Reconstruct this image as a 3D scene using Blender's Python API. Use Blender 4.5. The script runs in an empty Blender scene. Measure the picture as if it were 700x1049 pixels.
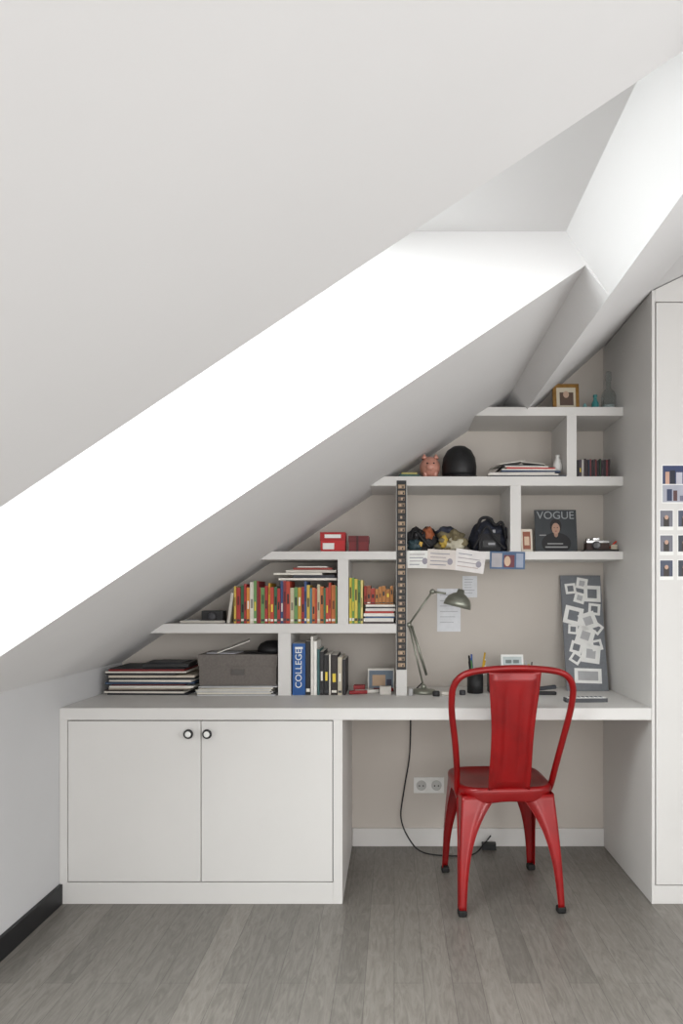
import bpy, bmesh, math, random
from mathutils import Vector, Matrix, Euler, noise
random.seed(7)
scene = bpy.context.scene
scene.view_settings.view_transform = 'Standard'
CAMY = 2.795
F = 741.0
def mx(px, y): return (px-404)*(y+CAMY)/F      # survey helper: metres from photo measurement at depth y
def mz(py, y): return 1.2-(py-608)*(y+CAMY)/F

# ------------------------------------------------------------------ materials
_m = {}
def srgb(c):
    return tuple(((v/255)/12.92 if v/255 <= .04045 else ((v/255+.055)/1.055)**2.4) for v in c)
def mat(name, rgb, rough=.6, metal=0.0, var=.04, scale=30, bump=0.0, coat=0.0, spec=.5):
    if name in _m: return _m[name]
    m = bpy.data.materials.new(name); m.use_nodes = True
    nt = m.node_tree; b = nt.nodes['Principled BSDF']
    c = srgb(rgb)
    tc = nt.nodes.new('ShaderNodeTexCoord')
    n = nt.nodes.new('ShaderNodeTexNoise'); n.inputs['Scale'].default_value = scale; n.inputs['Detail'].default_value = 4
    nt.links.new(tc.outputs['Object'], n.inputs['Vector'])
    r = nt.nodes.new('ShaderNodeValToRGB')
    r.color_ramp.elements[0].position = .3; r.color_ramp.elements[1].position = .7
    r.color_ramp.elements[0].color = (*[v*(1-var) for v in c], 1)
    r.color_ramp.elements[1].color = (*[min(1, v*(1+var)) for v in c], 1)
    nt.links.new(n.outputs['Fac'], r.inputs['Fac'])
    nt.links.new(r.outputs['Color'], b.inputs['Base Color'])
    b.inputs['Roughness'].default_value = rough
    b.inputs['Metallic'].default_value = metal
    b.inputs['Coat Weight'].default_value = coat
    b.inputs['Specular IOR Level'].default_value = spec
    if bump:
        bp = nt.nodes.new('ShaderNodeBump'); bp.inputs['Strength'].default_value = bump; bp.inputs['Distance'].default_value = .002
        nt.links.new(n.outputs['Fac'], bp.inputs['Height']); nt.links.new(bp.outputs['Normal'], b.inputs['Normal'])
    _m[name] = m
    return m
def C(r, g, b, rough=.55): return mat('col_%d_%d_%d' % (r, g, b), (r, g, b), rough, var=.06)

M_ceil = mat('ceiling_paint', (229, 228, 228), .9, var=.01, scale=3, bump=.03, spec=.2)
M_wall = mat('wall_paint', (210, 210, 211), .9, var=.01, scale=4, bump=.03, spec=.2)
M_back = mat('niche_paint', (203, 196, 188), .85, var=.012, scale=4, bump=.03, spec=.2)
M_joinery = mat('joinery_paint', (219, 217, 214), .5, var=.01, scale=6, spec=.35)
M_gap = mat('shadow_gap', (70, 68, 66), .8)
M_black = mat('black_matte', (22, 22, 24), .5, var=.1)
M_blacksk = mat('black_baseboard_paint', (20, 21, 24), .45)
M_white = mat('white_plastic', (235, 235, 232), .4)
M_paper = mat('paper', (228, 224, 216), .8)
M_red = mat('red_lacquer', (140, 5, 8), .34, metal=.12, var=.2, scale=9, coat=.12)
M_rubber = mat('rubber_foot', (18, 18, 18), .7)
M_steel = mat('lamp_metal', (150, 152, 140), .35, metal=.75, var=.08)
M_chrome = mat('chrome', (200, 200, 200), .2, metal=1)
M_greybox = mat('linen_box', (112, 106, 101), .85, var=.12, scale=120, bump=.3)
M_board = mat('grey_felt', (122, 125, 130), .9, var=.06, scale=80, bump=.2)
M_gold = mat('gold_frame', (150, 112, 58), .4, metal=.5, var=.2, scale=60)

def glass_mat(name, blend, tint):
    m = bpy.data.materials.new(name); m.use_nodes = True
    nt = m.node_tree; nt.nodes.clear()
    o = nt.nodes.new('ShaderNodeOutputMaterial'); mixn = nt.nodes.new('ShaderNodeMixShader')
    t = nt.nodes.new('ShaderNodeBsdfTransparent'); t.inputs['Color'].default_value = tint
    g = nt.nodes.new('ShaderNodeBsdfGlossy'); g.inputs['Roughness'].default_value = .05
    fr = nt.nodes.new('ShaderNodeLayerWeight'); fr.inputs['Blend'].default_value = blend
    nt.links.new(fr.outputs['Facing'], mixn.inputs[0]); nt.links.new(t.outputs[0], mixn.inputs[1]); nt.links.new(g.outputs[0], mixn.inputs[2])
    nt.links.new(mixn.outputs[0], o.inputs[0])
    return m
M_glass = glass_mat('window_glass', .12, (.95, .975, .97, 1))
M_bottle = glass_mat('bottle_glass', .42, (.86, .9, .9, 1))

def floor_mat():
    m = bpy.data.materials.new('grey_oak_parquet'); m.use_nodes = True
    nt = m.node_tree; b = nt.nodes['Principled BSDF']; N = nt.nodes.new; L = nt.links.new
    tc = N('ShaderNodeTexCoord'); mp = N('ShaderNodeMapping'); mp.inputs['Rotation'].default_value = (0, 0, math.radians(90))
    L(tc.outputs['Object'], mp.inputs['Vector'])
    br = N('ShaderNodeTexBrick'); br.offset = .37; br.squash = 1
    br.inputs['Scale'].default_value = 1; br.inputs['Brick Width'].default_value = .9; br.inputs['Row Height'].default_value = .09
    br.inputs['Mortar Size'].default_value = .0008; br.inputs['Mortar Smooth'].default_value = .3; br.inputs['Bias'].default_value = 0
    br.inputs['Color1'].default_value = (*srgb((138, 133, 126)), 1); br.inputs['Color2'].default_value = (*srgb((120, 116, 110)), 1)
    br.inputs['Mortar'].default_value = (*srgb((86, 83, 79)), 1)
    L(mp.outputs[0], br.inputs['Vector'])
    mp2 = N('ShaderNodeMapping'); mp2.inputs['Scale'].default_value = (12, 1.8, 1); L(tc.outputs['Object'], mp2.inputs['Vector'])
    n = N('ShaderNodeTexNoise'); n.inputs['Scale'].default_value = 3.4; n.inputs['Detail'].default_value = 8; n.inputs['Roughness'].default_value = .62
    n.inputs['Distortion'].default_value = 2.2
    L(mp2.outputs[0], n.inputs['Vector'])
    r = N('ShaderNodeValToRGB'); r.color_ramp.elements[0].position = .34; r.color_ramp.elements[1].position = .64
    r.color_ramp.elements[0].color = (.68, .67, .66, 1); r.color_ramp.elements[1].color = (1.0, 1.0, 1.0, 1)
    L(n.outputs['Fac'], r.inputs['Fac'])
    mix = N('ShaderNodeMix'); mix.data_type = 'RGBA'; mix.blend_type = 'MULTIPLY'; mix.inputs['Factor'].default_value = 1
    L(br.outputs['Color'], mix.inputs[6]); L(r.outputs['Color'], mix.inputs[7]); L(mix.outputs[2], b.inputs['Base Color'])
    b.inputs['Roughness'].default_value = .42
    bp = N('ShaderNodeBump'); bp.inputs['Strength'].default_value = .2; bp.inputs['Distance'].default_value = .001
    L(n.outputs['Fac'], bp.inputs['Height']); L(bp.outputs['Normal'], b.inputs['Normal'])
    return m
M_floor = floor_mat()

# ------------------------------------------------------------------ builder
class B:
    def __init__(s, name, parent=None):
        s.name = name; s.bm = bmesh.new(); s.mats = []; s.parent = parent
    def mi(s, m):
        if m not in s.mats: s.mats.append(m)
        return s.mats.index(m)
    def add(s, verts, faces, m, M=None, smooth=False):
        i = s.mi(m)
        vs = [s.bm.verts.new((M @ Vector(v)) if M is not None else v) for v in verts]
        for f in faces:
            try:
                fc = s.bm.faces.new([vs[k] for k in f]); fc.material_index = i; fc.smooth = smooth
            except ValueError: pass
        return vs
    def box(s, x0, x1, y0, y1, z0, z1, m, M=None):
        v = [(x, y, z) for z in (z0, z1) for y in (y0, y1) for x in (x0, x1)]
        f = [(0, 2, 3, 1), (4, 5, 7, 6), (0, 1, 5, 4), (2, 6, 7, 3), (0, 4, 6, 2), (1, 3, 7, 5)]
        s.add(v, f, m, M); return s
    def cbox(s, c, size, m, rot=(0, 0, 0)):
        M = Matrix.Translation(c) @ Euler(rot).to_matrix().to_4x4()
        a, b, d = [k/2 for k in size]
        return s.box(-a, a, -b, b, -d, d, m, M)
    def prism(s, poly, y0, y1, m, M=None):
        n = len(poly)
        v = [(p[0], y0, p[1]) for p in poly]+[(p[0], y1, p[1]) for p in poly]
        f = [tuple(range(n)), tuple(range(2*n-1, n-1, -1))]+[(i, i+n, (i+1) % n+n, (i+1) % n) for i in range(n)]
        s.add(v, f, m, M); return s
    def lathe(s, prof, c, m, seg=28, M=None, sx=1, sy=1):
        v = []; f = []
        for r, z in prof:
            for k in range(seg):
                a = 2*math.pi*k/seg; v.append((r*math.cos(a)*sx, r*math.sin(a)*sy, z))
        for i in range(len(prof)-1):
            for k in range(seg):
                f.append((i*seg+k, i*seg+(k+1) % seg, (i+1)*seg+(k+1) % seg, (i+1)*seg+k))
        if prof[0][0] > 1e-5: f.append(tuple(range(seg-1, -1, -1)))
        if prof[-1][0] > 1e-5: f.append(tuple((len(prof)-1)*seg+k for k in range(seg)))
        T = Matrix.Translation(c)
        if M is not None: T = T @ M
        s.add(v, f, m, T, True); return s
    def tube(s, pts, r, m, seg=10, M=None, closed=False):
        P = [Vector(p) for p in pts]; n = len(P); v = []; f = []
        rr = r if isinstance(r, (list, tuple)) else [r]*n
        up = Vector((0, 0, 1)); prev = None
        for i in range(n):
            if closed: t = P[(i+1) % n]-P[i-1]
            else: t = P[min(i+1, n-1)]-P[max(i-1, 0)]
            t.normalize()
            if prev is None:
                a = t.cross(up)
                if a.length < .05: a = t.cross(Vector((1, 0, 0)))
            else: a = prev-t*prev.dot(t)
            a.normalize(); prev = a; b2 = t.cross(a)
            for k in range(seg):
                an = 2*math.pi*k/seg; v.append(P[i]+a*math.cos(an)*rr[i]+b2*math.sin(an)*rr[i])
        for i in range(n if closed else n-1):
            j = (i+1) % n
            for k in range(seg): f.append((i*seg+k, i*seg+(k+1) % seg, j*seg+(k+1) % seg, j*seg+k))
        if not closed: f += [tuple(range(seg)), tuple((n-1)*seg+k for k in range(seg-1, -1, -1))]
        s.add(v, f, m, M, True); return s
    def blob(s, c, r, m, amp=.15, fr=3, sub=4, seed=0, rot=(0, 0, 0), flat=None):
        t = bmesh.new(); bmesh.ops.create_icosphere(t, subdivisions=sub, radius=1)
        R = Euler(rot).to_matrix(); vs = []
        for q in t.verts:
            d = q.co.normalized(); k = 1+amp*noise.noise(d*fr+Vector((seed*7.3, seed, 0)))
            p = R @ Vector((d.x*r[0]*k, d.y*r[1]*k, d.z*r[2]*k))+Vector(c)
            if flat is not None and p.z < flat: p.z = flat
            vs.append(p)
        t.verts.index_update(); fs = [tuple(q.index for q in f.verts) for f in t.faces]; t.free()
        s.add(vs, fs, m, None, True); return s
    def text(s, body, size, m, M, ext=.0004):
        cu = bpy.data.curves.new('t', 'FONT'); cu.body = body; cu.size = size; cu.extrude = ext; cu.align_x = 'CENTER'; cu.align_y = 'CENTER'
        ob = bpy.data.objects.new('t', cu); scene.collection.objects.link(ob)
        dg = bpy.context.evaluated_depsgraph_get(); me = ob.evaluated_get(dg).to_mesh()
        s.add([v.co.copy() for v in me.vertices], [tuple(p.vertices) for p in me.polygons], m, M)
        bpy.data.objects.remove(ob); bpy.data.curves.remove(cu); return s
    def done(s, bevel=0, solid=0, sub=0, auto=None, origin=True):
        bmesh.ops.recalc_face_normals(s.bm, faces=s.bm.faces)
        me = bpy.data.meshes.new(s.name)
        s.bm.to_mesh(me); s.bm.free()
        for m in s.mats: me.materials.append(m)
        ob = bpy.data.objects.new(s.name, me); scene.collection.objects.link(ob)
        if s.parent is not None: ob.parent = s.parent
        if solid:
            md = ob.modifiers.new('solid', 'SOLIDIFY'); md.thickness = solid; md.offset = 0
        if bevel:
            md = ob.modifiers.new('bev', 'BEVEL'); md.width = bevel; md.segments = 2; md.limit_method = 'ANGLE'; md.angle_limit = math.radians(40)
            md.harden_normals = False
        if sub:
            md = ob.modifiers.new('sub', 'SUBSURF'); md.levels = sub; md.render_levels = sub
        return ob
def catmull(pts, n=8):
    P = [Vector(p) for p in pts]; P = [P[0]*2-P[1]]+P+[P[-1]*2-P[-2]]; out = []
    for i in range(1, len(P)-2):
        for k in range(n):
            t = k/n; a, b, c, d = P[i-1:i+3]
            out.append(.5*((2*b)+(c-a)*t+(2*a-5*b+4*c-d)*t*t+(3*b-a-3*c+d)*t**3))
    out.append(P[-2]); return out

# ------------------------------------------------------------------ room shell
XL, XR, YB, YF = -1.295, 2.4, .65, -4.4
XT = .996
def ceilz(x): return 1.739+.668*x
B('floor').box(XL-.1, XR+.1, YF, YB+.1, -.1, 0, M_floor).done()
B('wall_left').box(XL-.1, XL, YF, YB, 0, ceilz(XL), M_wall).done()
B('wall_back').box(XL-.1, XR+.1, YB, YB+.1, 0, 3.9, M_back).done()
# right wall with a window opening (off frame)
wr = B('wall_right'); wy0, wy1, wz0, wz1 = -3.3, -1.5, .55, 2.0
wr.box(XR, XR+.1, YF, wy0, 0, 3.04, M_wall).box(XR, XR+.1, wy1, YB, 0, 3.04, M_wall)
wr.box(XR, XR+.1, wy0, wy1, 0, wz0, M_wall).box(XR, XR+.1, wy0, wy1, wz1, 3.04, M_wall)
wr.done()
w = B('window_2')
for (a, b_, c_, d_) in [(wy0, wy0+.06, wz0, wz1), (wy1-.06, wy1, wz0, wz1), (wy0+.06, wy1-.06, wz0, wz0+.06), (wy0+.06, wy1-.06, wz1-.06, wz1), ((wy0+wy1)/2-.03, (wy0+wy1)/2+.03, wz0+.06, wz1-.06)]:
    w.box(XR+.02, XR+.08, a, b_, c_, d_, M_white)
w.box(XR+.048, XR+.052, wy0+.06, wy1-.06, wz0+.06, wz1-.06, M_glass)
w.done()
c = B('ceiling')
YA, YW = -1.68, -.85
tail = [(.578, 2.0), (XT, 2.373), (1.3, 2.52), (XR+.1, 3.05), (XR+.1, 3.86)]
full = [(XL-.1, ceilz(XL-.1)), (.514, 2.082)]+tail+[(XL-.1, 2.189+.668*(XL-.1))]
c.prism(full, YF, YA, M_ceil)
c.prism(full, YW, YB, M_ceil)
c.prism([(XL-.1, ceilz(XL-.1)), (-1.17, ceilz(-1.17)), (-1.17, 2.189-.668*1.17), (XL-.1, 2.189+.668*(XL-.1))], YA, YW, M_ceil)
c.prism([(-.022, 2.174), (.462, 2.174)]+tail, YA, YW, M_ceil)
c.done()
# skylight window: frame lying in the roof plane
ang = math.atan(.668)
p0 = Vector((-1.17, 0, 2.189-.668*1.17)); Llen = 1.148/math.cos(ang)
M = Matrix.Translation((p0.x, (YA+YW)/2, p0.z+.01)) @ Matrix.Rotation(-ang, 4, 'Y')
w = B('window_1'); hw = (YW-YA)/2
w.box(0, Llen, -hw, -hw+.05, 0, .06, M_white, M).box(0, Llen, hw-.05, hw, 0, .06, M_white, M)
w.box(0, .06, -hw+.05, hw-.05, 0, .06, M_white, M).box(Llen-.06, Llen, -hw+.05, hw-.05, 0, .06, M_white, M)
w.box(.06, Llen-.06, -hw+.05, hw-.05, .03, .035, M_glass, M)
w.done()
B('baseboard_left').box(XL, XL+.014, YF, -.001, 0, .078, M_blacksk).done(bevel=.002)
B('baseboard_back').box(-.198, XT, YB-.016, YB, 0, .086, M_joinery).done(bevel=.003)

# ------------------------------------------------------------------ wardrobe
wd = B('wardrobe')
XE = XR-.002
wd.prism([(XT, 0), (XE, 0), (XE, 2.98), (1.3, 2.515), (XT, 2.368)], .022, YB-.001, M_joinery)
wd.box(XT, 1.009, 0, .022, 0, 2.372, M_joinery)
wd.box(1.009, XE, .001, .022, 0, .07, M_joinery)
wd.prism([(1.009, 2.328), (XE, 2.328), (XE, 2.98), (1.3, 2.515), (1.009, 2.375)], 0, .022, M_joinery)
wd.box(1.009, XE, .018, .0215, .07, 2.33, M_gap)
for i, (a, b) in enumerate([(1.013, 1.52), (1.524, 2.03), (2.034, XE)]):
    wd.box(a, b, 0, .018, .074, 2.324, M_joinery)
wd.done(bevel=.0012)

# ------------------------------------------------------------------ desk + base cabinet
DT, DB = .757, .711
XC = -.2
dk = B('built_in_desk')
dk.box(XL+.001, XT-.001, 0, YB-.001, DB, DT, M_joinery)
dk.box(XL+.001, XC, .024, YB-.001, 0, DB, M_joinery)
dk.box(XL+.001, mx(69, 0), 0, .024, 0, DB, M_joinery)
dk.box(mx(341.5, 0), XC, 0, .024, 0, DB, M_joinery)
dk.box(mx(69, 0), mx(341.5, 0), 0, .024, 0, .083, M_joinery)
dk.box(mx(69, 0), mx(341.5, 0), .02, .0235, .083, DB, M_gap)
xm = mx(206, 0)
dk.box(mx(69, 0)+.003, xm-.0015, 0, .02, .087, DB-.004, M_joinery)
dk.box(xm+.0015, mx(341.5, 0)-.003, 0, .02, .087, DB-.004, M_joinery)
for px in (194.5, 213.5):
    R = Matrix.Rotation(math.radians(90), 4, 'X')
    dk.lathe([(.006, -.001), (.006, .014), (.017, .016), (.019, .021), (.017, .026), (.012, .027)], (mx(px, 0), 0, mz(751, 0)), M_black, 24, R)
    dk.lathe([(.0115, .026), (.0115, .0285), (.0001, .030)], (mx(px, 0), 0, mz(751, 0)), M_white, 20, R)
dk.done(bevel=.0015)

# ------------------------------------------------------------------ shelves
YS = .345
z1a, z1b = 1.028, 1.0686
z2a, z2b = 1.347, 1.383
z3a, z3b = 1.668, 1.7085
z4a, z4b = 1.972, 2.010
sh = B('built_in_shelving')
def shelf(za, zb, xr):
    xl = lambda z: (z-1.739)/.668+.002
    sh.prism([(xl(za), za), (xr, za), (xr, zb), (xl(zb), zb)], YS, YB, M_joinery)
xp0, xp1 = mx(406, YS), mx(417, YS)
shelf(z1a, z1b, xp0); shelf(z2a, z2b, xp0); sh.box(xp1, XT-.001, YS, YB, z2a, z2b, M_joinery)
shelf(z3a, z3b, XT-.001); shelf(z4a, z4b, XT-.001)
sh.box(xp0, xp1, YS-.001, YB, DT, z3a, M_joinery)
sh.box(mx(285, YS), mx(298, YS), YS, YB, DT, z1a, M_joinery)
sh.box(mx(346, YS), mx(357, YS), YS, YB, z1b, z2a, M_joinery)
sh.box(mx(523, YS), mx(534, YS), YS, YB, z2b, z3a, M_joinery)
sh.box(mx(581, YS), mx(591, YS), YS, YB, z3b, z4a, M_joinery)
sh.done(bevel=.001)

# photo strip on the post
ps = B('photo_strip')
zt, zb = 1.69, mz(686, YS)
cx = (xp0+xp1)/2
ps.box(cx-.021, cx+.021, YS-.0035, YS-.0015, zb, zt, M_black)
n = 30
for i in range(n):
    z = zb+.012+(zt-zb-.02)*i/n
    col = random.choice([C(130, 110, 90), C(84, 74, 66), C(160, 136, 110), C(60, 52, 48), C(104, 86, 74)])
    ps.box(cx-.015, cx+.015, YS-.0042, YS-.0036, z, z+.017, col)
    ps.cbox((cx+random.uniform(-.006, .002), YS-.0046, z+.008), (.009, .0006, .011), C(190, 164, 140))
    ps.cbox((cx+random.uniform(.004, .009), YS-.0048, z+.006), (.006, .0006, .008), C(40, 34, 32))
ps.done()

# ------------------------------------------------------------------ books
def book(b, x, w, y, d, z, h, col, lean=0, label=True):
    M = Matrix.Translation((x, 0, z)) @ Matrix.Rotation(lean, 4, 'Y')
    c = C(*col)
    b.box(0, w, y, y+d, 0, h, c, M)
    b.box(.0015, w-.0015, y+.004, y+d-.001, h-.0005, h+.0006, M_paper, M)
    if label and w > .009:
        a = random.random()
        lc = random.choice([C(240, 236, 225), C(30, 30, 32), C(235, 205, 70), C(*[int(v*.6) for v in col])])
        b.box(w*.25, w*.75, y-.0006, y, h*(.25+.3*a), h*(.45+.35*a), lc, M)
        b.box(w*.1, w*.9, y-.0006, y, h*.06, h*.12, random.choice([C(240, 236, 225), C(60, 60, 64)]), M)
def row(b, x0, x1, y, z, hf, wr, pal, d=.17):
    x = x0
    while x < x1-.006:
        w = min(random.uniform(*wr), x1-x)
        book(b, x, w-.0008, y+random.uniform(0, .012), d*random.uniform(.85, 1), z, hf(x), random.choice(pal)); x += w
pal1 = [(196, 150, 50), (180, 66, 44), (205, 176, 80), (60, 110, 76), (170, 50, 48), (60, 84, 130), (225, 220, 205), (110, 150, 90), (206, 120, 60), (140, 44, 50), (70, 126, 136), (200, 192, 160), (190, 70, 50), (215, 140, 60)]
bk = B('comic_books')
xa, xb = mx(235, .37), mx(345.5, .37)
row(bk, xa+.02, xb, .37, z1b, lambda x: min(.188, ceilz(x)-z1b-.03)+random.uniform(-.035, 0), (.008, .019), pal1)
# books laid flat on top
zc = z1b+.1895
for (a, b_, t, col) in [(285, 345, .010, (235, 230, 220)), (300, 344, .013, (60, 62, 70)), (280, 330, .010, (230, 226, 215)), (292, 344, .013, (205, 200, 190)), (300, 340, .010, (150, 60, 50)), (305, 336, .006, (235, 232, 225))]:
    bk.cbox(((mx(a, .37)+mx(b_, .37))/2, .47, zc+t/2), (mx(b_, .37)-mx(a, .37), .17, t-.001), C(*col), (0, 0, random.uniform(-.05, .05))); zc += t
# one book leaning on the row
MB = Matrix.Translation((xa-.012, 0, z1b+.002)) @ Matrix.Rotation(.14, 4, 'Y')
bk.box(0, .012, .375, .52, 0, .135, C(200, 196, 186), MB)
bk.done(bevel=.0008)

bk = B('paperback_books')
xa = mx(358, .37)
for w, col, h in [(.012, (205, 185, 60), .2), (.011, (110, 150, 66), .2), (.014, (210, 190, 80), .195), (.013, (80, 124, 60), .19), (.010, (225, 210, 130), .19)]:
    book(bk, xa, w-.001, .37, .16, z1b, h, col); xa += w
zz = z1b
xe = mx(405, .37)
for t, col, dx in [(.008, (70, 60, 60), 0), (.016, (225, 222, 215), .003), (.007, (60, 90, 130), .006), (.014, (232, 228, 220), .0), (.009, (180, 60, 50), .008), (.013, (215, 210, 205), .004), (.006, (40, 40, 45), .01), (.01, (228, 224, 215), .006)]:
    bk.cbox(((xa+xe+dx)/2, .455, zz+t/2), (xe-xa-dx-.006, .17, t-.0008), C(*col), (0, 0, random.uniform(-.05, .05))); zz += t
row(bk, xa+.004, xe-.004, .385, zz, lambda x: .08+random.uniform(-.012, .004), (.012, .02), [(120, 60, 40), (150, 80, 50), (90, 40, 35), (170, 60, 45), (60, 50, 48), (180, 120, 60)], .12)
bk.done(bevel=.0008)

# desk level binders
bn = B('binders')
xa = mx(299.5, .36)
for w, col, h, ln in [(.058, (28, 84, 150), .225, 0), (.022, (30, 30, 34), .235, -.02), (.012, (235, 232, 225), .255, 0), (.016, (240, 238, 232), .235, 0), (.012, (60, 100, 100), .20, 0), (.018, (36, 34, 36), .19, 0), (.022, (30, 28, 30), .175, 0), (.008, (220, 215, 205), .18, 0), (.03, (48, 40, 38), .175, 0), (.02, (200, 190, 170), .165, 0), (.016, (44, 42, 44), .155, 0)]:
    book(bn, xa+.001, w-.002, .36, .19, DT, h, col, 0, w < .05 and w > .017); 
    if w > .05:
        bn.text('COLLEGE', .04, M_white, Matrix.Translation((xa+w/2, .3592, DT+.115)) @ Matrix.Rotation(math.radians(90), 4, 'X') @ Matrix.Rotation(math.radians(90), 4, 'Z'))
        bn.box(xa+.012, xa+w-.012, .3588, .3597, DT+.2, DT+.21, M_white)
    xa += w
bn.done(bevel=.0008)

# magazines stack (left)
mg = B('magazine_stack')
z = DT
cols = [(40, 42, 48), (225, 220, 210), (60, 50, 48), (180, 170, 155), (230, 226, 218), (90, 40, 40), (50, 70, 95), (228, 222, 212), (34, 34, 38), (200, 190, 175), (48, 46, 50), (220, 215, 205), (120, 30, 32), (36, 36, 40)]
for i, col in enumerate(cols):
    t = random.uniform(.005, .012)
    xl = max(-1.265+random.uniform(0, .03), (z+t+.012-1.739)/.668+.02)
    xr = -.885+random.uniform(-.04, .015)-(.03 if i > 9 else 0)
    mg.cbox(((xl+xr)/2, .48, z+t/2), (xr-xl, .24, t-.0008), C(*col), (0, 0, random.uniform(-.05, .05))); z += t
mg.done(bevel=.0008)
pf = B('document_folder')
pf.cbox((-1.01, .47, z+.010), (.2, .2, .018), M_black, (0, 0, .08))
pf.cbox((-1.0, .45, z+.0215), (.14, .15, .004), C(60, 62, 66), (0, 0, -.1))
pf.done(bevel=.004)

pp = B('paper_stack')
z = DT
for i in range(9):
    t = random.uniform(.003, .007)
    pp.cbox((-.69+random.uniform(-.012, .01), .455+random.uniform(-.01, .01), z+t/2), (.345+random.uniform(-.03, .0), .22, t-.0006), random.choice([M_paper, C(215, 214, 212), C(190, 190, 192), C(225, 220, 205)]), (0, 0, random.uniform(-.05, .05))); z += t
pp.done()
bx = B('storage_box')
xa, xb = mx(203, .37), mx(284, .37)
bx.box(xa+.004, xb-.004, .374, .596, z, z+.12, M_greybox)
bx.box(xa, xb, .37, .6, z+.085, z+.135, M_greybox)
bx.box((xa+xb)/2-.03, (xa+xb)/2+.03, .3685, .37, z+.045, z+.07, C(90, 86, 82))
bx.done(bevel=.003)
zb_ = z+.135
cp = B('baseball_cap')
cp.lathe([(.001, .055), (.03, .052), (.055, .04), (.068, .02), (.07, .0), (.066, .0)], (-.55, .48, zb_+.001), M_black, 30)
cp.lathe([(.0001, .006), (.05, .006), (.085, .003), (.085, .0005), (.0001, .0005)], (-.59, .45, zb_+.001), M_black, 30, None, 1, .75)
cp.done()
en = B('envelope')
en.cbox((-.72, .45, zb_+.032), (.15, .13, .003), M_paper, (0, -.36, .2)); en.cbox((-.76, .46, zb_+.003), (.13, .12, .004), C(190, 190, 195), (0, 0, -.1))
en.done()

# S1 left small box
sb = B('camera_case')
sb.box(mx(207, .42), mx(229, .42), .41, .48, z1b, z1b+.055, M_black)
sb.lathe([(.018, 0), (.018, .01), (.012, .012)], (mx(218, .42), .41, z1b+.03), C(60, 60, 64), 20, Matrix.Rotation(math.radians(90), 4, 'X'))
sb.box(mx(190, .42), mx(205, .42), .40, .5, z1b, z1b+.016, C(150, 150, 150)).box(mx(186, .42), mx(232, .42), .395, .4, z1b, z1b+.012, C(200, 195, 185))
sb.done(bevel=.004)

# S2 left
rb = B('shoebox')
xa, xb = mx(328, .4), mx(354, .4)
rb.box(xa+.002, xb-.002, .402, .5, z2b, z2b+.07, C(190, 32, 34)).box(xa, xb, .4, .502, z2b+.05, z2b+.088, C(170, 24, 28))
rb.box(xa+.02, xb-.02, .399, .4, z2b+.062, z2b+.078, M_white).box(xa+.012, xb-.05, .4005, .4015, z2b+.012, z2b+.04, M_white)
rb.done(bevel=.0015)
rb = B('gift_box')
xa, xb = mx(357, .4), mx(378, .4)
rb.box(xa+.002, xb-.002, .402, .49, z2b, z2b+.06, C(120, 30, 34)).box(xa, xb, .4, .492, z2b+.045, z2b+.072, C(104, 26, 30))
rb.box(xa+.035, xa+.045, .3985, .4, z2b, z2b+.072, C(70, 20, 22))
rb.done(bevel=.0015)

# S2 middle : bags
M_navy = mat('navy_cloth', (30, 34, 48), .8, var=.2, scale=40, bump=.3)
M_blkc = mat('black_cloth', (28, 27, 30), .7, var=.2, scale=40, bump=.3)
M_olive = mat('khaki_cloth', (120, 110, 84), .85, var=.15, scale=50, bump=.3)
hb = B('handbag')
x = mx(432, .43)
hb.blob((x, .45, z2b+.05), (.062, .05, .058), M_blkc, .7, 2.4, 4, 1, flat=z2b+.001)
hb.blob((x-.03, .42, z2b+.03), (.03, .03, .03), C(50, 70, 76), .5, 3, 3, 2, flat=z2b+.001)
hb.blob((x+.03, .42, z2b+.075), (.026, .03, .036), C(160, 90, 56), .5, 3, 3, 6)
hb.tube(catmull([(x-.045, .41, z2b+.07), (x-.03, .40, z2b+.095), (x+.0, .395, z2b+.06), (x+.035, .40, z2b+.02)]), .005, M_black)
hb.cbox((x-.005, .395, z2b+.035), (.014, .004, .02), C(200, 160, 60), (0, .3, 0))
hb.done()
sc = B('scarf')
x = mx(462, .43)
sc.blob((x, .44, z2b+.04), (.062, .06, .05), M_olive, .7, 2.6, 4, 3, flat=z2b+.001)
sc.blob((x-.02, .47, z2b+.075), (.05, .03, .04), C(60, 64, 80), .6, 3, 3, 5)
sc.blob((x+.015, .395, z2b+.03), (.04, .025, .026), C(196, 190, 170), .6, 3, 3, 8, flat=z2b+.001)
sc.blob((x-.035, .395, z2b+.045), (.018, .018, .026), C(190, 160, 70), .5, 3, 3, 9)
sc.done()
cb = B('camera_bag')
x = mx(500, .43)
cb.blob((x, .46, z2b+.06), (.085, .06, .085), M_navy, .35, 2, 4, 4, flat=z2b+.001)
cb.box(x-.045, x+.05, .385, .42, z2b+.006, z2b+.085, M_blkc)
cb.box(x-.047, x+.052, .38, .43, z2b+.08, z2b+.097, M_navy)
cb.box(x-.03, x+.03, .378, .385, z2b+.02, z2b+.05, M_black)
cb.cbox((x+.01, .377, z2b+.035), (.03, .002, .01), C(150, 150, 154)); cb.cbox((x+.02, .379, z2b+.09), (.012, .004, .014), C(150, 150, 154))
cb.tube(catmull([(x-.05, .42, z2b+.10), (x-.035, .4, z2b+.145), (x+.0, .40, z2b+.15), (x+.03, .41, z2b+.12), (x+.06, .41, z2b+.13), (x+.08, .42, z2b+.06)]), .007, M_blkc)
cb.tube(catmull([(x-.07, .37, z2b+.015), (x-.04, .37, z2b+.07), (x-.01, .368, z2b+.11), (x+.03, .37, z2b+.05), (x+.07, .37, z2b+.012)]), .005, M_blkc)
cb.done(bevel=.004)

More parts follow.
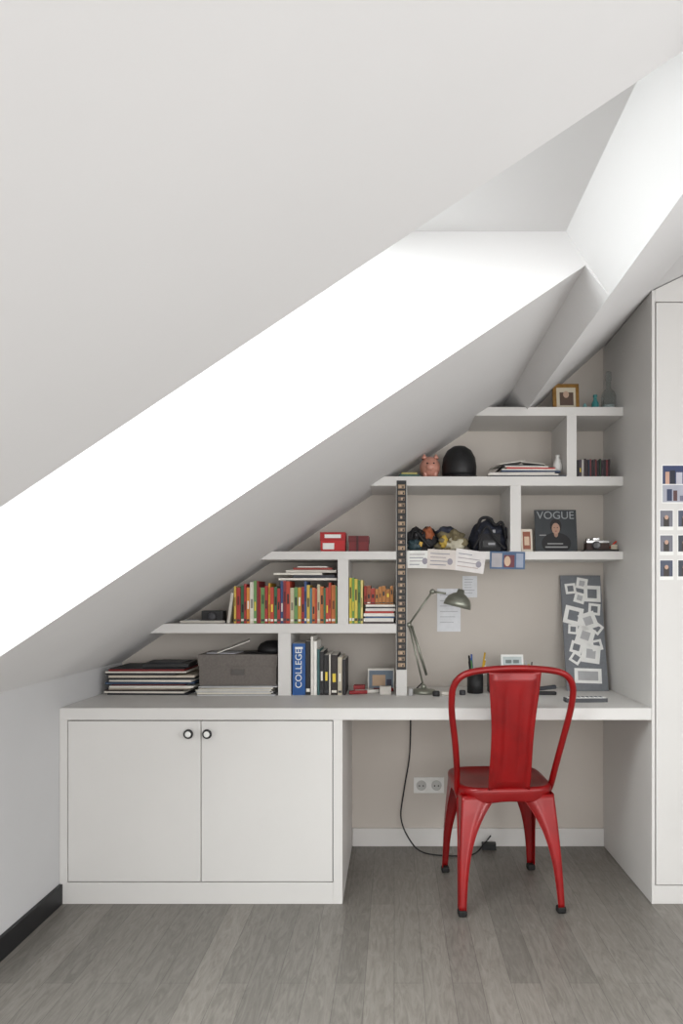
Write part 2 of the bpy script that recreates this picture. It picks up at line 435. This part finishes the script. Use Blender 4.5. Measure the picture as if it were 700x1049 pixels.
# picture frame + magazine + scale model on S2 right
def leaner(b, x0, x1, z, h, y, tilt, t, m):
    M = Matrix.Translation(((x0+x1)/2, y, z)) @ Matrix.Rotation(-tilt, 4, 'X')
    w = (x1-x0)/2
    b.box(-w, w, 0, t, 0, h, m, M); return M, w
pf = B('photo_frame')
M, w_ = leaner(pf, mx(534.5, .42), mx(546, .42), z2b+.002, .105, .42, .2, .01, C(225, 215, 200))
pf.box(-w_+.008, w_-.008, -.001, 0, .012, .093, C(150, 90, 70), M)
pf.box(-w_+.014, w_-.014, -.0016, -.001, .03, .07, C(215, 190, 165), M)
pf.done(bevel=.001)
vg = B('fashion_magazine')
M, w_ = leaner(vg, mx(549, .44), mx(592, .44), z2b+.002, .195, .44, .16, .008, C(50, 54, 58))
R = Matrix.Rotation(math.radians(90), 4, 'X')
vg.text('VOGUE', .05, C(150, 154, 156), M @ Matrix.Translation((0, -.001, .168)) @ R)
def disc(b, cx_, cz, rx, rz, y, m, M):
    k = 24; b.add([(cx_+rx*math.cos(2*math.pi*i/k), y, cz+rz*math.sin(2*math.pi*i/k)) for i in range(k)], [tuple(range(k))], m, M)
disc(vg, 0, .04, .066, .05, -.0007, C(20, 20, 24), M)
disc(vg, 0, .12, .026, .034, -.0009, C(24, 20, 20), M)
disc(vg, 0, .108, .018, .026, -.0012, C(176, 140, 120), M)
disc(vg, 0, .082, .009, .014, -.0011, C(160, 126, 108), M)
disc(vg, -.007, .112, .003, .0015, -.0014, C(30, 24, 24), M); disc(vg, .007, .112, .003, .0015, -.0014, C(30, 24, 24), M)
disc(vg, 0, .096, .005, .002, -.0014, C(140, 60, 60), M)
vg.box(-.05, .05, -.0012, -.0008, .02, .026, C(150, 150, 150), M).box(-.04, .03, -.0012, -.0008, .036, .041, C(150, 150, 150), M).box(-.075, -.045, -.0012, -.0008, .075, .08, C(150, 150, 150), M)
vg.done()
tc_ = B('vintage_camera')
x0, x1 = mx(598, .42), mx(633, .42)
tc_.box(x0, x1, .40, .46, z2b, z2b+.012, C(40, 36, 34))
tc_.box(x0+.01, x1-.04, .405, .455, z2b+.012, z2b+.04, C(60, 40, 34)).box(x0+.01, x1-.04, .404, .456, z2b+.04, z2b+.052, M_chrome)
tc_.box(x0+.04, x0+.07, .41, .45, z2b+.052, z2b+.064, M_chrome)
tc_.lathe([(.018, 0), (.018, .015), (.014, .024), (.012, .022)], (x0+.05, .405, z2b+.03), C(90, 90, 92, .3), 24, R)
tc_.lathe([(.012, 0), (.012, .01), (.0001, .011)], (x0+.025, .43, z2b+.052), M_chrome, 18)
tc_.tube([(x1-.035, .42, z2b+.02), (x1-.005, .42, z2b+.05)], .004, C(190, 60, 40)).box(x1-.032, x1-.004, .41, .44, z2b+.012, z2b+.034, C(190, 180, 160))
tc_.done(bevel=.002)

# hanging postcards on the shelf edge
pc = B('postcards')
R0 = YS-.002
def card(b, px0, px1, py0, py1, m, rot, extra):
    xa, xb, za, zb2 = mx(px0, R0), mx(px1, R0), mz(py1, R0), mz(py0, R0)
    M = Matrix.Translation(((xa+xb)/2, R0-.001*extra, (za+zb2)/2)) @ Matrix.Rotation(rot, 4, 'Y')
    a, h = (xb-xa)/2, (zb2-za)/2
    b.box(-a, a, -.0004, .0004, -h, h, m, M)
    return M, a, h
for k, (a0, a1, p0_, p1_, col, ro) in enumerate([(417.5, 440, 564, 582, (226, 226, 222), 0), (438, 467, 563, 583, (214, 206, 200), .05), (466, 497, 563.5, 586, (224, 220, 218), .14), (502, 538, 565, 583, (70, 96, 130), .02)]):
    M, a, h = card(pc, a0, a1, p0_, p1_, C(*col), ro, k % 2)
    if k < 3:
        for q in range(4):
            pc.box(-a*.8, a*random.uniform(.1, .8), -.0009, -.0005, h*(.6-.38*q)-.003, h*(.6-.38*q), C(*random.choice([(150, 140, 146), (120, 124, 140), (180, 160, 154)])), M)
        disc(pc, a*.6, -h*.2, .012, .014, -.001, C(150, 146, 156), M)
    else:
        pc.box(-a*.9, -a*.3, -.0009, -.0005, -h*.8, h*.8, C(170, 166, 170), M).box(-a*.2, a*.4, -.0009, -.0005, -h*.8, h*.6, C(110, 50, 60), M).box(a*.5, a*.9, -.0009, -.0005, -h*.8, h*.8, C(150, 160, 180), M)
        disc(pc, 0, -h*.1, .014, .022, -.0011, C(205, 175, 150), M)
pc.done()

# wall notes behind lamp
wn = B('pinned_notes')
def note(b, px0, px1, py0, py1, col, rot=0):
    y = YB-.001; xa, xb, za, zb2 = mx(px0, y), mx(px1, y), mz(py1, y), mz(py0, y)
    M = Matrix.Translation(((xa+xb)/2, y, (za+zb2)/2)) @ Matrix.Rotation(rot, 4, 'Y'); a, h = (xb-xa)/2, (zb2-za)/2
    b.box(-a, a, -.001, 0, -h, h, C(*col), M)
    for q in range(6): b.box(-a*.75, a*random.uniform(.2, .75), -.0014, -.001, h*(.7-.25*q)-.0025, h*(.7-.25*q), C(170, 172, 178), M)
note(wn, 448, 472, 603, 647, (226, 228, 232)); note(wn, 474, 489, 590, 612, (222, 224, 228)); 
wn.done()

# S3 items
pg = B('piggy_bank'); M_pink = mat('peach_ceramic', (205, 146, 128), .35, coat=.3)
x = mx(441, .42)
pg.blob((x, .45, z3b+.055), (.046, .06, .05), M_pink, .02, 2, 4)
for dx in (-.022, .022):
    for dy in (.42, .48): pg.lathe([(.012, 0), (.011, .03), (.009, .04)], (x+dx, dy, z3b), M_pink, 14)
    pg.lathe([(.014, 0), (.008, .012), (.001, .022)], (x+dx*1.2, .43, z3b+.092), M_pink, 12)
    pg.blob((x+dx*.65, .393, z3b+.066), (.004, .003, .004), M_black, 0, 1, 2)
pg.lathe([(.018, 0), (.017, .02), (.0001, .021)], (x, .402, z3b+.05), M_pink, 20, R)
pg.done()
ht = B('bicycle_helmet')
x = mx(471, .44)
ht.lathe([(.0001, .155), (.03, .15), (.055, .132), (.072, .10), (.078, .06), (.077, .03), (.074, .012), (.07, .012)], (x, .46, z3b), M_black, 36, None, 1.0, 1.15)
ht.lathe([(.08, .0), (.083, .006), (.08, .014), (.07, .016)], (x, .46, z3b+.0005), M_black, 36, None, 1, 1.15)
ht.lathe([(.035, .0), (.06, .004), (.03, .01)], (x+.01, .37, z3b+.002), M_black, 24, None, 1, .6)
ht.done()
gb = B('notebooks')
gb.cbox((mx(418, .42), .46, z3b+.009), (.09, .14, .016), C(50, 90, 80), (0, 0, .1)); gb.cbox((mx(420, .42), .46, z3b+.0225), (.07, .11, .01), C(190, 180, 110), (0, 0, -.05))
gb.done(bevel=.001)
mp_ = B('magazine_pile'); z = z3b
for i, (t, col) in enumerate([(.008, (60, 62, 70)), (.007, (228, 224, 216)), (.006, (210, 205, 200)), (.008, (40, 60, 90)), (.006, (232, 228, 220)), (.007, (190, 60, 55)), (.006, (226, 222, 214)), (.005, (70, 70, 74))]):
    s_ = 1-.07*i
    mp_.cbox((mx(536, .42)+random.uniform(-.02, .02), .455, z+t/2), (.33*s_, .19, t-.0008), C(*col), (0, 0, random.uniform(-.1, .1))); z += t
mp_.cbox((mx(520, .42), .44, z+.012), (.12, .15, .003), M_paper, (0, -.16, .2))
mp_.cbox((mx(548, .42), .43, z+.010), (.10, .12, .003), C(210, 206, 198), (0, .14, -.3))
mp_.done()
ml = B('milk_jug')
ml.lathe([(.014, 0), (.018, .01), (.02, .03), (.012, .05), (.008, .062), (.011, .072), (.009, .073)], (mx(573, .40), .43, z3b+.035), M_white, 24)
ml.tube(catmull([(mx(573, .4)+.018, .43, z3b+.059), (mx(573, .4)+.03, .43, z3b+.075), (mx(573, .4)+.01, .43, z3b+.089)]), .002, M_white)
ml.done()
cd = B('compact_discs')
row(cd, mx(592, .40), mx(627, .40), .40, z3b, lambda x: .085+random.uniform(-.004, .004), (.007, .011), [(40, 38, 42), (60, 44, 52), (190, 185, 180), (50, 36, 40), (80, 70, 80), (30, 44, 60), (110, 44, 48), (40, 60, 44)], .12)
cd.done(bevel=.0006)

# S4 items
gf = B('gilt_photo_frame')
M, w_ = leaner(gf, mx(567, .42), mx(594, .42), z4b+.002, .125, .42, .12, .014, M_gold)
gf.box(-w_+.016, w_-.016, -.001, 0, .018, .107, C(205, 195, 175), M).box(-w_+.03, w_-.026, -.0015, -.001, .025, .085, C(90, 70, 60), M)
disc(gf, 0, .075, .013, .016, -.002, C(190, 160, 140), M)
gf.done(bevel=.002)
tb = B('ornament_bottle')
tb.lathe([(.014, 0), (.017, .01), (.016, .035), (.008, .05), (.007, .062), (.01, .064), (.009, .072), (.0001, .073)], (mx(610, .42), .42, z4b), C(60, 130, 130, .3), 22)
tb.lathe([(.011, 0), (.012, .02), (.004, .035), (.0001, .04)], (mx(600, .42), .43, z4b), C(120, 170, 170, .3), 18)
tb.done()
gl = B('glass_decanter')
gl.lathe([(.026, 0), (.032, .01), (.033, .07), (.026, .09), (.012, .105), (.01, .14), (.014, .143), (.013, .147), (.0145, .155), (.012, .18), (.0001, .185)], (mx(625, .42), .44, z4b), M_bottle, 28)
gl.lathe([(.0001, .002), (.028, .004), (.029, .03), (.0001, .031)], (mx(625, .42), .44, z4b), C(185, 195, 195, .2), 24)
gl.done()

# ------------------------------------------------------------------ desk items
dl = B('desk_lamp'); Y = .42
P = lambda px, py, y=Y: Vector((mx(px, y), y, mz(py, y)))
bx_ = mx(434, Y)
dl.lathe([(.055, 0), (.057, .008), (.05, .016), (.014, .022), (.01, .035), (.0001, .036)], (bx_, Y, DT+.0005), M_steel, 30)
A0 = Vector((bx_, Y, DT+.03)); A1 = P(419, 640); A2 = P(443, 606, .40); A3 = P(457, 608, .39)
off = Vector((0, .012, 0))
for s_ in (-1, 1):
    dl.tube([A0+off*s_, A1+off*s_], .0042, M_steel); dl.tube([A1+off*s_*.7, A2+off*s_*.7], .0042, M_steel)
for q in (A0, A1, A2): dl.lathe([(.0001, -.018), (.011, -.017), (.011, .017), (.0001, .018)], q, M_steel, 18, R)
dl.tube([A1+Vector((.012, 0, -.005)), A0+Vector((.014, 0, .05))], .006, M_steel, 8)
dl.tube([A2, A3], .005, M_steel)
Mh = Matrix.Rotation(math.radians(14), 4, 'Y')
hc = P(469, 619, .38)
dl.lathe([(.0001, .068), (.014, .067), (.017, .05), (.03, .044), (.048, .03), (.058, .01), (.062, -.012), (.060, -.012), (.05, .018), (.03, .036), (.0001, .04)], hc, M_steel, 34, Mh)
dl.lathe([(.0001, -.01), (.016, -.006), (.022, .01), (.014, .03), (.0001, .036)], hc, M_white, 20, Mh)
dl.tube(catmull([P(432, 700, .45), P(426, 706, .5), P(421, 708, .6)]), .003, M_black)
dl.done()

cbl = B('power_cable')
pts = [(mx(421, .63), .63, DB-.002), (mx(420, .63), .63, mz(770, .63)), (mx(414, .62), .62, mz(810, .62)), (mx(411, .61), .61, mz(838, .61)), (mx(420, .55), .55, .06), (mx(434, .54), .54, .006), (mx(462, .5), .5, .005), (mx(485, .52), .52, .005), (mx(497, .6), .6, .03), (mx(503, .61), .61, .06)]
cbl.tube(catmull(pts, 10), .0035, M_black)
cbl.box(mx(494, .6), mx(508, .6), .585, .615, .001, .03, M_black)
cbl.done()
so = B('wall_socket')
xa, xb = mx(424, YB), mx(455, YB); zc = mz(804, YB)
so.box(xa, xb, YB-.009, YB, zc-.037, zc+.037, M_white)
for q in (.25, .75):
    xx = xa+(xb-xa)*q
    so.lathe([(.024, 0), (.024, .004), (.022, .004), (.021, .001), (.0001, .001)], (xx, YB-.009, zc), C(195, 195, 192), 26, R)
    for d in (-.009, .009): so.lathe([(.0035, 0), (.0035, .0015), (.0001, .0016)], (xx+d, YB-.0105, zc-.002), M_black, 10, R)
so.done(bevel=.0015)

pen = B('pen_holder'); x = mx(487, .43)
pen.lathe([(.034, 0), (.036, .002), (.036, .09), (.033, .09), (.033, .01), (.0001, .01)], (x, .43, DT+.0005), M_black, 28)
for i in range(14):
    a = i*2.1; c0 = Vector((x+.018*math.cos(a), .43+.018*math.sin(a), DT+.012)); c1 = c0+Vector((.026*math.cos(a), .02*math.sin(a), random.uniform(.11, .17)))
    pen.tube([c0, c1], .004, [C(200, 160, 40), M_black, C(60, 90, 160), M_white, M_black, C(80, 130, 80)][i % 6], 8)
pen.done()
ob = B('desk_organizer'); xa, xb = mx(501, .44), mx(547, .44)
ob.box(xa, xb, .42, .50, DT, DT+.10, M_black).box(xa+.006, xb-.10, .414, .42, DT+.006, DT+.09, C(50, 50, 54)).box(xb-.09, xb-.006, .414, .42, DT+.006, DT+.09, C(50, 50, 54))
for i in range(4): ob.tube([(xb-.01-i*.012, .45, DT+.09), (xb-.005-i*.014, .455, DT+.14+random.uniform(-.015, .02))], .003, [C(40, 40, 44), C(200, 180, 60), C(180, 180, 184)][i % 3], 8)
ob.done(bevel=.002)
cl = B('digital_clock')
M = Matrix.Translation((mx(525, .45), .44, DT+.101)) @ Matrix.Rotation(-.25, 4, 'X')
cl.box(-.05, .05, 0, .03, 0, .07, M_white, M).box(-.042, .042, -.001, 0, .012, .06, C(190, 200, 200), M)
cl.box(-.03, -.004, -.0015, -.001, .03, .046, C(120, 130, 130), M).box(.004, .03, -.0015, -.001, .03, .046, C(120, 130, 130), M)
cl.done(bevel=.003)
sm = B('stapler'); x = mx(556, .44)
sm.cbox((x, .37, DT+.0075), (.09, .03, .014), M_black).cbox((x, .37, DT+.03), (.09, .024, .016), C(40, 44, 50), (0, -.12, 0)); sm.done(bevel=.004)

ci = B('art_postcard')
M, w_ = leaner(ci, mx(377, .5), mx(404, .5), DT+.002, .10, .5, .2, .003, M_paper)
ci.box(-w_+.005, w_-.005, -.0008, 0, .01, .09, C(110, 125, 140), M).box(-w_+.02, w_-.04, -.0012, -.0008, .02, .07, C(190, 160, 130), M).box(w_-.035, w_-.012, -.0012, -.0008, .015, .05, C(60, 60, 80), M)
ci.done()
mk = B('marker_pens')
for i, (a, b2, col) in enumerate([(358, 376, (150, 40, 44)), (364, 388, (225, 222, 215)), (378, 398, (60, 60, 64)), (383, 403, (160, 56, 56))]):
    y = .375+.028*i
    mk.tube([(mx(a, y), y, DT+.009), (mx(b2, y), y+.02, DT+.009)], .0085, C(*col), 12)
mk.cbox((mx(395, .38), .39, DT+.018), (.05, .04, .035), C(200, 195, 188)); mk.cbox((mx(368, .44), .47, DT+.016), (.05, .05, .03), C(150, 40, 42))
mk.done(bevel=.001)
mg2 = B('small_trinkets')
for px, y, r_, h_, col in [(421, .35, .010, .03, (190, 190, 190)), (447, .33, .016, .022, (40, 40, 42)), (456, .36, .02, .016, (220, 215, 205)), (464, .35, .012, .03, (170, 60, 50)), (474, .37, .014, .02, (60, 60, 64))]:
    mg2.lathe([(r_*.9, 0), (r_, .002), (r_, h_*.8), (r_*.8, h_), (.0001, h_)], (mx(px, y), y, DT), C(*col), 20)
mg2.done()
kb = B('remote_control')
M = Matrix.Translation((mx(598, .2), .17, DT)) @ Matrix.Rotation(.05, 4, 'Z')
kb.box(-.085, .085, -.024, .024, .0, .016, C(70, 72, 76), M).box(-.08, .08, -.02, .02, .016, .019, M_white, M)
for i in range(8):
    for j in range(2): kb.box(-.07+i*.018, -.058+i*.018, -.013+j*.015, -.003+j*.015, .019, .0205, C(110, 112, 116), M)
kb.done(bevel=.002)

# grey board with slide frames
gbd = B('slide_frame_board')
yb0 = .50; tilt = math.atan((.64-yb0)/.54)
xa = .785; wB = .19; hB = .545
M = Matrix.Translation((xa, yb0-.01, DT+.001)) @ Matrix.Rotation(-tilt, 4, 'X')
gbd.box(0, wB, 0, .008, 0, hB, M_board, M)
fr = [(.10, .505, .052, .2), (.045, .48, .05, -.1), (.145, .455, .078, .05), (.085, .435, .05, .3), (.15, .38, .055, .12), (.05, .35, .085, .25), (.118, .325, .078, -.3), (.045, .285, .045, .1), (.155, .29, .05, .7), (.10, .255, .08, .35), (.15, .21, .05, -.2), (.055, .20, .055, .3), (.12, .17, .085, .15), (.05, .15, .05, .6), (.10, .068, .12, .03)]
for k, (u, v, s_, ro) in enumerate(fr):
    MM = M @ Matrix.Translation((u, -.0012-.0006*(k % 3), v)) @ Matrix.Rotation(ro, 4, 'Y'); a = s_/2; t = s_*.22
    if k == len(fr)-1:
        gbd.box(-.062, .062, -.0006, .0006, -.034, .034, M_white, MM); gbd.box(-.046, .046, -.001, -.0006, -.021, .021, C(170, 170, 172), MM); continue
    if k % 3 == 0: gbd.box(-a, a, -.0006, .0006, -a, a, M_white, MM); gbd.box(-a*.5, a*.5, -.001, -.0006, -a*.5, a*.5, C(180, 180, 182), MM); continue
    gbd.box(-a, a, -.0006, .0006, a-t, a, M_white, MM).box(-a, a, -.0006, .0006, -a, -a+t, M_white, MM)
    gbd.box(-a, -a+t, -.0006, .0006, -a+t, a-t, M_white, MM).box(a-t, a, -.0006, .0006, -a+t, a-t, M_white, MM)
gbd.done()

# photos on the wardrobe door
pl = B('polaroid_photos')
def pola(x, z, w, h, col):
    pl.box(x, x+w, -.0012, -.0002, z-h, z, M_white)
    pl.box(x+.004, x+w-.004, -.0018, -.0012, z-h+.014, z-.004, C(*col)); pl.box(x+w*.3, x+w*.68, -.0022, -.0018, z-h+.014, z-h+.014+(h-.02)*.6, C(60, 54, 52)); disc(pl, x+w*.5, z-h*.38, w*.13, w*.15, -.0025, C(196, 160, 140), None)
for r_ in range(3):
    z = mz(522+25.5*r_, 0)
    for k in range(4):
        pola(mx(675.5+18.5*k, 0), z, .056, .08, random.choice([(80, 86, 104), (110, 96, 90), (60, 66, 76), (120, 120, 130)]))
xa = mx(678, 0); z = mz(476, 0)
pl.box(xa, xa+.14, -.001, -.0002, z-.15, z, M_white)
pl.box(xa+.004, xa+.136, -.0016, -.001, z-.075, z-.004, C(50, 62, 100)); pl.box(xa+.004, xa+.136, -.0016, -.001, z-.145, z-.079, C(170, 172, 184))
for (u0, u1, v0, v1, col) in [(.014, .03, .075, .028, (200, 160, 140)), (.032, .052, .075, .022, (30, 34, 50)), (.056, .08, .075, .03, (190, 190, 200)), (.085, .11, .075, .02, (150, 50, 60)), (.02, .04, .14, .095, (50, 60, 90)), (.045, .06, .14, .10, (90, 60, 60)), (.07, .12, .14, .12, (110, 110, 130))]:
    pl.box(xa+u0, xa+u1, -.002, -.0016, z-v0, z-v1, C(*col))
pl.done()

# ------------------------------------------------------------------ chair
ch = bpy.data.objects.new('metal_chair', None); scene.collection.objects.link(ch)
ch.matrix_world = Matrix.Translation((.423, .14, 0)) @ Matrix.Rotation(math.radians(4.5), 4, 'Z')
def sup(a, hx, hy, e=5):
    c_, s_ = math.cos(a), math.sin(a)
    k = (abs(c_)**e+abs(s_)**e)**(-1/e)
    y = s_*k; x = c_*k*(1+.03*y)
    return x*hx, y*hy
st = B('seat', ch); K = 72
rings = [(.975, .385), (.985, .41), (1.0, .435), (1.005, .446), (.99, .455), (.95, .458), (.90, .455), (.80, .449), (.5, .446), (.2, .445)]
v = []
for ri, (sc_, z) in enumerate(rings):
    for k in range(K):
        a = 2*math.pi*k/K
        x, y = sup(a, .188, .182)
        zz = z
        if ri == 0: zz = z+.022*abs(math.cos(2*a))   # skirt arches between the legs
        v.append((x*sc_, y*sc_, zz))
f = [(i*K+k, i*K+(k+1) % K, (i+1)*K+(k+1) % K, (i+1)*K+k) for i in range(len(rings)-1) for k in range(K)]
f.append(tuple((len(rings)-1)*K+k for k in range(K)))
st.add(v, f, M_red, None, True); st.done(solid=.003)
lg = B('legs', ch); ft = B('rubber_feet', ch)
for sx_ in (-1, 1):
    for sy_ in (-1, 1):
        top = Vector((sx_*.178, sy_*.172, .43)); foot = Vector((sx_*.2, sy_*(.212 if sy_ > 0 else .24), .018))
        v = []; NT = 22
        for i in range(NT+1):
            t = i/NT
            p = top.lerp(foot, t)+Vector((sx_, sy_, 0))*.004*math.sin(math.pi*t)
            wv = .024+.09*(1-t)**3.4+.02*(1-t); r_ = .010
            prof = [(-wv, .003), (-wv, 0), (-wv*.55, 0), (-r_*1.2, 0), (-r_*.35, -r_*.08), (-r_*.08, -r_*.35), (0, -r_*1.2), (0, -wv*.55), (0, -wv), (.003, -wv)]
            for a, b_ in prof:
                v.append((p.x+sx_*a, p.y+sy_*b_, p.z))
        n_ = 10
        f = [(i*n_+k, i*n_+k+1, (i+1)*n_+k+1, (i+1)*n_+k) for i in range(NT) for k in range(n_-1)]
        lg.add(v, f, M_red, None, True)
        ft.cbox((foot.x-sx_*.012, foot.y-sy_*.012, .0125), (.034, .034, .024), M_rubber)
for s_ in (-1, 1):
    lg.tube([(-.165, -s_*.16, .37), (0, 0, .40), (.165, s_*.16, .37)], .006, M_red, 8)
lo = lg.done(solid=.003); ft.done(bevel=.006)
hp = B('backrest_hoop', ch)
half = [(.172, -.06, .395), (.186, -.095, .44), (.194, -.14, .53), (.208, -.185, .64), (.224, -.215, .74), (.229, -.235, .80), (.226, -.25, .85), (.206, -.262, .888), (.165, -.268, .910), (.09, -.273, .921), (0, -.275, .925)]
pts = half+[(-x, y, z) for x, y, z in half[:-1][::-1]]
hp.tube(catmull(pts, 8), .0125, M_red, 14); hp.done()
sp = B('back_splat', ch); NU, NV = 24, 36; v = []
for j in range(NV+1):
    t = j/NV; z = .452+(.915-.452)*t; y = -.172-.098*t-.012*math.sin(math.pi*t); wd_ = .076+.018*t+.004*math.cos(t*math.pi*2)
    for i in range(NU+1):
        u = i/NU*2-1
        d = min((1-abs(u))*wd_, min(t, 1-t)*.46)
        e = max(0, min(1, (d-.016)/.010)); e = e*e*(3-2*e)
        groove = math.exp(-((abs(u)-.36)/.07)**2)*max(0, min(1, (min(t, 1-t)*.46-.06)/.04))
        v.append((u*wd_, y-.010*u*u-.009*e+.006*groove, z))
f = [(j*(NU+1)+i, j*(NU+1)+i+1, (j+1)*(NU+1)+i+1, (j+1)*(NU+1)+i) for j in range(NV) for i in range(NU)]
sp.add(v, f, M_red, None, True); sp.done(solid=.003)

# ------------------------------------------------------------------ light
def area(name, loc, direction, sx_, sy_, e, col=(1, 1, 1), spread=180):
    l = bpy.data.lights.new(name, 'AREA'); l.shape = 'RECTANGLE'; l.size = sx_; l.size_y = sy_; l.energy = e; l.color = col; l.spread = math.radians(spread)
    o = bpy.data.objects.new(name, l); scene.collection.objects.link(o); o.location = loc
    o.rotation_euler = Vector(direction).to_track_quat('-Z', 'Y').to_euler(); return o
nrm = Vector((.668, 0, -1)).normalized()
mid = Vector((-.6, (YA+YW)/2, 2.189-.668*.6))
area('skylight_daylight', mid-nrm*.12, nrm, .8, 1.3, 32, (.99, .99, 1), 150)
area('skylight_glow', mid+nrm*.02, nrm, .7, 1.2, 2.2, (.99, .99, 1))
area('side_window_daylight', (2.38, -2.4, 1.28), (-1, 0, 0), 1.7, 1.35, 22, (1, .99, .98))
area('rear_daylight_fill', (.9, -4.2, 1.5), (-.1, 1, 0), 2.4, 1.6, 46, (1, .985, .965))
area('rear_daylight_fill', (-.6, -4.2, .6), (.25, 1, .1), 1.2, .9, 11, (1, .985, .965))  # added low fill to brighten the left-facing beam strip; no window modelled there
wld = bpy.data.worlds.new('overcast_sky'); scene.world = wld; wld.use_nodes = True
bg = wld.node_tree.nodes['Background']; bg.inputs[0].default_value = (.98, .985, 1, 1); bg.inputs[1].default_value = 1.1

cam = bpy.data.cameras.new('camera'); co = bpy.data.objects.new('camera', cam); scene.collection.objects.link(co)
co.location = (0, -CAMY, 1.2); co.rotation_euler = (math.radians(90), 0, 0)
cam.sensor_fit = 'AUTO'; cam.sensor_width = 36; cam.lens = F/1049*36
cam.shift_x = -54/1049; cam.shift_y = 83.5/1049; cam.clip_start = .05
scene.camera = co
